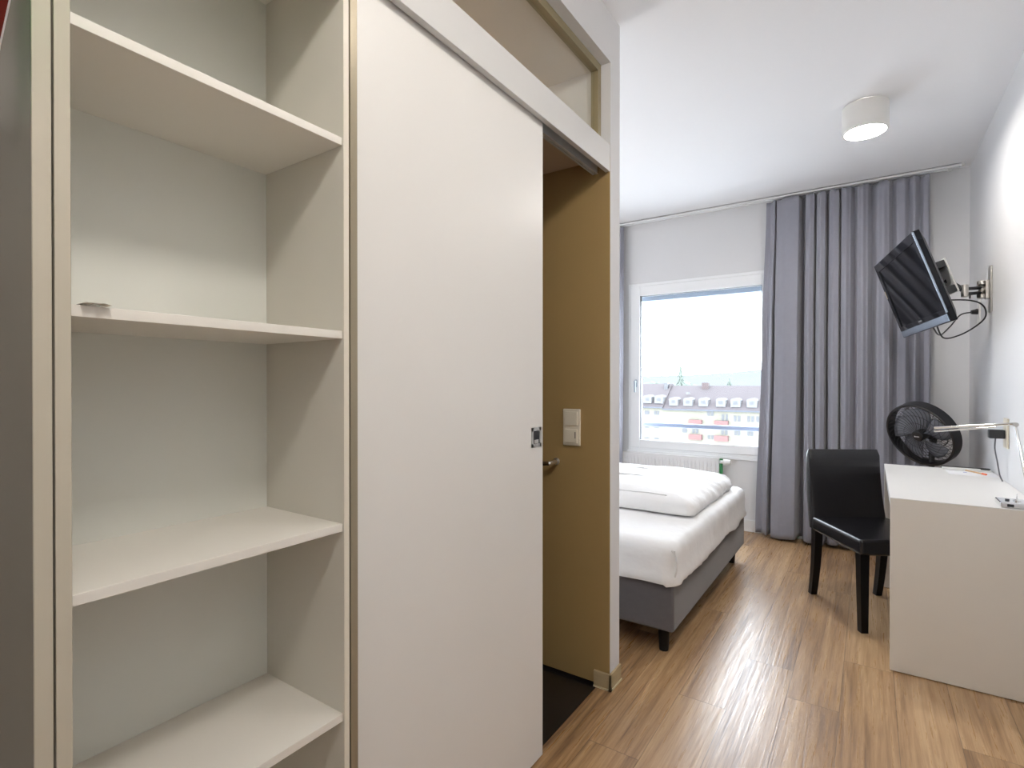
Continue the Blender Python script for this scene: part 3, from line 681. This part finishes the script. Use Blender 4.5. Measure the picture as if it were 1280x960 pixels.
# ================================================================== FAN
fc = Vector((.283, 4.36, .922)); fn = Vector((-.60, -.70, -.36)).normalized()
fx = fn.cross(Vector((0, 0, 1))).normalized() * -1; fy = fn.cross(fx)
if fy.z < 0: fy = -fy; fx = fy.cross(fn)
FM = Matrix(((fx.x, fy.x, fn.x, fc.x), (fx.y, fy.y, fn.y, fc.y), (fx.z, fy.z, fn.z, fc.z), (0, 0, 0, 1)))
fb = Vector((.335, 4.42, 0))
fa = thing('standing_fan', fb, 'black standing fan with a deep round drum behind the desk', 'fan')
fr_, fd = .212, .036
MB().ring([(fr_, -fd), (fr_ + .003, -fd + .004), (fr_ + .003, fd - .004), (fr_, fd), (fr_ - .010, fd), (fr_ - .013, fd - .006), (fr_ - .013, -fd + .006), (fr_ - .010, -fd)], 72, FM).build('drum', M_black, fa)
gf = MB()
for k in range(36):
    a = 2 * math.pi * k / 36; pts = []
    for j in range(9):
        t = j / 8; rr = .040 + (fr_ - .016 - .040) * t; aa = a + .5 * t * t
        pts.append(FM @ Vector((rr * math.cos(aa), rr * math.sin(aa), fd + .012 * math.cos(t * math.pi / 2) - .004)))
    gf.tube(pts, .0015, 5)
for rr in (.09, .14): gf.tube([FM @ Vector((rr * math.cos(a), rr * math.sin(a), fd + .010 * math.cos((rr - .04) / .15 * 1.57) - .004)) for a in [k * math.pi / 30 for k in range(60)]], .0011, 5, True)
gf.build('front_grille', M_black, fa)
gr = MB()
for k in range(44):
    a = 2 * math.pi * k / 44; gr.tube([FM @ Vector((r_ * math.cos(a), r_ * math.sin(a), -fd)) for r_ in (.05, fr_ - .011)], .0011, 5)
for rr in (.07, .10, .13, .16, .18): gr.tube([FM @ Vector((rr * math.cos(a), rr * math.sin(a), -fd)) for a in [k * math.pi / 30 for k in range(60)]], .0011, 5, True)
gr.build('rear_grille', M_black, fa)
hb = MB().lathe([(.001, .016), (.030, .015), (.037, .009), (.038, -.004)], 40, FM @ Matrix.Translation((0, 0, fd))).build('hub_badge', M_black, fa)
bw = MB()
for i, (ww, hgt) in enumerate(((.006, .010), (.004, .007), (.004, .007), (.004, .009), (.004, .007), (.004, .007))):
    x0 = -.016 + i * .0055; bw.box((x0, -.004, .0152), (x0 + ww * .8, -.004 + hgt * .8, .0162), 0, 1, FM @ Matrix.Translation((0, 0, fd)))
bw.build('maker_lettering', M_plugw, hb, 0)
for k in range(5):
    b_ = MB(); P = []
    for i in range(9):
        t = i / 8; rr = .03 + (.176 - .03) * t; row = []
        for j in range(7):
            s_ = j / 6 - .5; wd_ = (.55 + .35 * math.sin(t * 2.4)) * (1.15 - .35 * t); a = 2 * math.pi * k / 5 + .35 * t + s_ * wd_ * 1.35
            row.append(FM @ Vector((rr * math.cos(a), rr * math.sin(a), .005 + s_ * .045 * (1 - .3 * t))))
        P.append(row)
    bo = b_.grid(P).build('blade', M_blade, fa, 60); so = bo.modifiers.new('t', 'SOLIDIFY'); so.thickness = .002
MB().lathe([(.001, .045), (.034, .040), (.038, .02), (.038, -.01), (.03, -.03)], 32, FM).build('blade_hub', M_black, fa)
MB().lathe([(.052, -fd + .002), (.056, -fd - .02), (.052, -fd - .09), (.03, -fd - .115), (.001, -fd - .118)], 36, FM).build('motor_housing', M_black, fa)
nk = fc - fn * (fd + .06)
MB().tube([nk, nk + Vector((.01, .01, -.045)), Vector((fb.x, fb.y, .77))], .018, 14).build('neck', M_black, fa)
MB().cyl((fb.x, fb.y, .02), (fb.x, fb.y, .80), .016).cyl((fb.x, fb.y, .35), (fb.x, fb.y, .46), .024, bev=.004).build('pole', M_black, fa)
MB().lathe([(.180, 0), (.182, .006), (.176, .014), (.06, .032), (.024, .05), (.024, .09)], 48, Matrix.Translation(fb)).build('base', M_black, fa)
MB().tube(bez([tuple(nk + Vector((.03, -.02, 0))), (.40, 4.36, .92), (.41, 4.36, .87), (.36, 4.38, .82), (.345, 4.41, .74)]), .003, 8).build('cord', M_black, fa)

# ================================================================== DESK TOP OBJECTS
lb = thing('desk_lamp', (.50, 2.90, zd), 'chrome slim bar desk lamp standing at the near end of the desk', 'lamp')
bs = MB().box((.432, 2.842, zd + .001), (.560, 2.960, zd + .022), .004, 3); base = bs.build('base', M_chrome, lb)
MB().box((.452, 2.838, zd + .006), (.472, 2.846, zd + .017), .002).build('socket_port', M_black, base)
MB().cyl((.462, 2.905, zd + .022), (.462, 2.905, zd + .027), .007).build('button', M_black, base)
MB().lathe([(.012, 0), (.012, .004), (.004, .007), (.0015, .016), (.0008, .03)], 20, Matrix.Translation((.490, 2.90, zd + .022))).build('touch_pin', M_chrome, base)
top_ = Vector((.502, 3.005, 1.078)); foot = Vector((.532, 2.905, zd + .02))
MB().tube([foot, top_], .006, 12).tube([foot + Vector((.004, .015, 0)), top_ + Vector((.003, .012, 0))], .003, 10).build('stand', M_chrome, lb)
tip = Vector((.243, 3.085, 1.040))
MB().tube([top_ + Vector((-.008, 0, .002)), tip + Vector((0, 0, .006))], .006, 14).build('light_bar', M_chrome, lb)
MB().tube([top_ + Vector((-.06, .01, -.014)), tip + Vector((0, 0, -.009))], .0042, 12).build('lower_bar', M_chrome, lb)
MB().cyl(top_ + Vector((0, -.016, 0)), top_ + Vector((0, .016, 0)), .009, bev=.002).build('joint', M_steel, lb)

cb = thing('clipboard', (.455, 3.955, zd), 'white folder with a black spine lying along the back edge of the desk', 'folder')
MB().box((.348, 3.915, zd + .001), (.560, 3.985, zd + .010), .0015, 1).build('cover', M_plugw, cb)
MB().box((.346, 3.978, zd + .001), (.562, 3.989, zd + .014), .002, 1).build('spine', M_black, cb)
MB().tube([(.515, 3.93, zd + .0125), (.55, 3.93, zd + .0125), (.558, 3.95, zd + .0125), (.55, 3.972, zd + .0125), (.515, 3.972, zd + .0125)], .0025, 8).build('clip', M_black, cb)
pp_ = thing('paper_sheet', (.46, 3.82, zd), 'white sheet of paper lying under the pencil on the desk', 'paper')
MB().box((.358, 3.735, zd + .0006), (.562, 3.905, zd + .0016)).build('sheet', M_paper, pp_, 0)
MB().box((.43, 3.835, zd + .0017), (.445, 3.85, zd + .0019)).build('printed_mark', mat('blue_print', (.1, .12, .5), .6, var=.02), pp_, 0)
pn = thing('pencil', (.48, 3.84, zd + .006), 'orange tipped pencil lying across the white paper sheet', 'pencil')
pa, pb_ = Vector((.447, 3.905, zd + .0062)), Vector((.517, 3.775, zd + .0062))
MB().cyl(pa, pa.lerp(pb_, .82), .004, seg=8).build('shaft', M_pencil, pn)
MB().cyl(pa.lerp(pb_, .82), pb_, .006, .005, seg=12).build('cap', M_orange, pn)

so2 = thing('wall_socket', (XR, 3.585, 1.0), 'ivory double wall socket above the desk holding a black adapter', 'socket')
MB().box((XR - .010, 3.54, 0.925), (XR - .0005, 3.625, 1.075), .003).build('plate', M_plug, so2)
MB().cyl((XR - .0104, 3.583, 1.035), (XR - .0095, 3.583, 1.035), .021).build('socket_well', M_plug, so2)
ad = thing('power_adapter', (XR - .03, 3.585, .995), 'black power adapter plugged into the ivory socket with cable to the desk', 'adapter')
MB().box((XR - .072, 3.562, 0.972), (XR - .0105, 3.608, 1.016), .005, 3).build('body', M_black, ad)
MB().tube(bez([(XR - .045, 3.585, .972), (XR - .047, 3.585, .92), (XR - .035, 3.60, .85), (XR - .028, 3.59, .79), (XR - .020, 3.57, zd + .006)]), .0032, 8).build('lead', mat('grey_cable', (.12, .12, .13), .5, var=.02), ad)

# ================================================================== OUTSIDE
struct(MB().box((-600, 8, -14.2), (400, 3200, -14)), 'ground_outside', M_ground, 0)
def building(name, x0, x1, yf, eave, ridge, dep, label):
    t = thing(name, ((x0 + x1) / 2, yf + dep / 2, -14), label, 'building')
    MB().box((x0, yf, -14), (x1, yf + dep, eave)).build('walls', M_facade, t, 0)
    m = MB(); ov = .5
    m.hexa([(x0, yf - ov, eave - .3), (x1, yf - ov, eave - .3), (x1, yf + dep + ov, eave - .3), (x0, yf + dep + ov, eave - .3),
            (x0, yf + dep / 2 - .2, ridge), (x1, yf + dep / 2 - .2, ridge), (x1, yf + dep / 2 + .2, ridge), (x0, yf + dep / 2 + .2, ridge)])
    m.build('roof', M_roof, t, 0)
    MB().box((x0, yf - ov - .15, eave - .5), (x1, yf - ov + .05, eave - .25)).build('gutter', M_rail, t, 0)
    return t
def dormer(t, x, yf, z, wdt=1.75, hgt=1.7):
    m = MB(); hw_ = wdt / 2; poly = [(-hw_, 0), (hw_, 0), (hw_, hgt * .72)] + [(hw_ * 1.08 * math.cos(a), hgt * .72 + hgt * .30 * math.sin(a)) for a in [k * math.pi / 8 for k in range(9)]] + [(-hw_, hgt * .72)]
    d = m.prism(poly, 3.4, Matrix(((1, 0, 0, x), (0, 0, 1, yf + .2), (0, 1, 0, z), (0, 0, 0, 1)))).build('dormer', M_dormer, t, 0)
    MB().box((x - .38, yf + .14, z + .55), (x + .38, yf + .22, z + 1.15)).build('dormer_window', M_win, d, 0)
def win(t, x, z, w_=.55, h_=1.2, y=108): MB().box((x - w_ / 2, y - .06, z - h_ / 2), (x + w_ / 2, y + .05, z + h_ / 2)).build('window', M_win, t, 0)
b1 = building('apartment_building', -35.3, 10, 108, -3.7, 0.75, 12.5, 'cream apartment block with red balconies and a row of white dormers')
for x in (-33.3, -30.4, -27.4, -24.1, -21.4, -18.5, -15.2, -12.2): dormer(b1, x, 108, -3.35)
for x in (-26.3, -25.6): win(b1, x, -4.6, .55, 1.1)
win(b1, -23.6, -5.6, .5, 1.7); win(b1, -22.9, -5.6, .4, 1.7)
for x in (-21.4, -20.7, -19.0, -18.3, -17.4): win(b1, x, -5.5, .5, 1.1)
for x in (-31.2, -30.7, -29.2, -28.5, -23.7, -23.0, -21.3, -20.7, -19.0, -18.4): win(b1, x, -8.1, .5, 1.2)
for x in (-26.2, -25.5): win(b1, x, -9.3, .5, .8)
for x in (-28.7, -23.8):
    for z, hh_ in ((-6.75, .75), (-9.9, 1.0)):
        MB().box((x - 1.25, 107.0, z), (x + 1.25, 108.0, z + hh_)).build('balcony', M_redbal, b1, 0)
MB().box((-28.9, 113, -.4), (-27.6, 114, 1.35)).build('chimney', M_brick, b1, 0)
MB().box((-31.4, 110.4, -1.0), (-30.7, 110.9, -.6)).build('skylight', M_dormer, b1, 0)
b2 = building('apartment_building', -60, -35.3, 108, -3.4, 1.15, 12.5, 'pale apartment block with two dormers beside the window frame handle')
for x in (-41.8, -38.8, -36.35): dormer(b2, x, 108, -2.95)
for x in (-39.0, -38.5, -37.0, -36.4):
    for z in (-4.9, -7.7, -10.4): win(b2, x, z, .5, .8, 108)
MB().box((-36.6, 112.4, -.6), (-35.8, 113.4, 1.3)).build('chimney', M_win, b2, 0)
def conifer(x, y, z0, ht, wd_, label):
    t = thing('conifer_tree', (x, y, -14), label, 'tree')
    MB().cyl((x, y, -14), (x, y, z0 + ht * .8), .35, .06, seg=8).build('trunk', M_trunk, t)
    m = MB()
    for i in range(9):
        f = i / 9; zz = z0 + ht * f; rr = wd_ * (1 - f) ** .8 * (1 + random.uniform(-.25, .25)); n_ = 7
        for k in range(n_):
            a = 2 * math.pi * (k + random.random()) / n_
            m.cyl((x, y, zz + ht * .14), (x + rr * math.cos(a), y + rr * math.sin(a), zz - ht * .01), .28 * wd_ * (1 - f * .6), .05, seg=6)
    m.build('foliage', M_tree, t, 0)
conifer(-36.8, 125, -2.0, 7.0, 2.0, 'pale green conifer rising above the roofs behind the apartment blocks')
conifer(-26.2, 126, -1.5, 3.7, 1.1, 'small dark conifer tip above the ridge of the cream block')
def crown(x, y, z, r_, label):
    t = thing('broadleaf_tree', (x, y, -14), label, 'tree'); MB().cyl((x, y, -14), (x, y, z), .3, .15, seg=8).build('trunk', M_trunk, t)
    b = bmesh.new(); bmesh.ops.create_icosphere(b, subdivisions=4, radius=1)
    for v in b.verts:
        d = 1 + .35 * noise.noise(v.co * 2.2 + Vector((x, y, 0))) + .18 * noise.noise(v.co * 6); v.co = Vector((x + v.co.x * r_ * d * 1.25, y + v.co.y * r_ * d, z + v.co.z * r_ * d * .8))
    m = MB(); m._join(b); m.build('foliage', M_tree, t, 0)
crown(-52, 150, -.5, 2.6, 'hazy round tree above the roof nearest the window handle')
crown(-43.5, 152, -.2, 2.3, 'hazy round tree between the roof edge and the conifer')
# hill ridge, its haze put into the colour
P = []
pr = [(-1500, 38), (-1300, 40), (-1095, 43), (-960, 45), (-847, 47), (-720, 52), (-600, 60), (-478, 72), (-300, 92), (-100, 110), (100, 118), (300, 110)]
for i in range(len(pr) - 1):
    for k in range(8):
        t = k / 8; x = pr[i][0] + (pr[i + 1][0] - pr[i][0]) * t; z = pr[i][1] + (pr[i + 1][1] - pr[i][1]) * t + 2.2 * noise.noise(Vector((x * .02, 0, 0)))
        P.append([Vector((x, 2300, -14)), Vector((x, 2700, -14 + (z + 14) * .7)), Vector((x, 3000, z)), Vector((x, 3400, -14))])
struct(MB().grid(P), 'hill_outside', M_hill, 60)
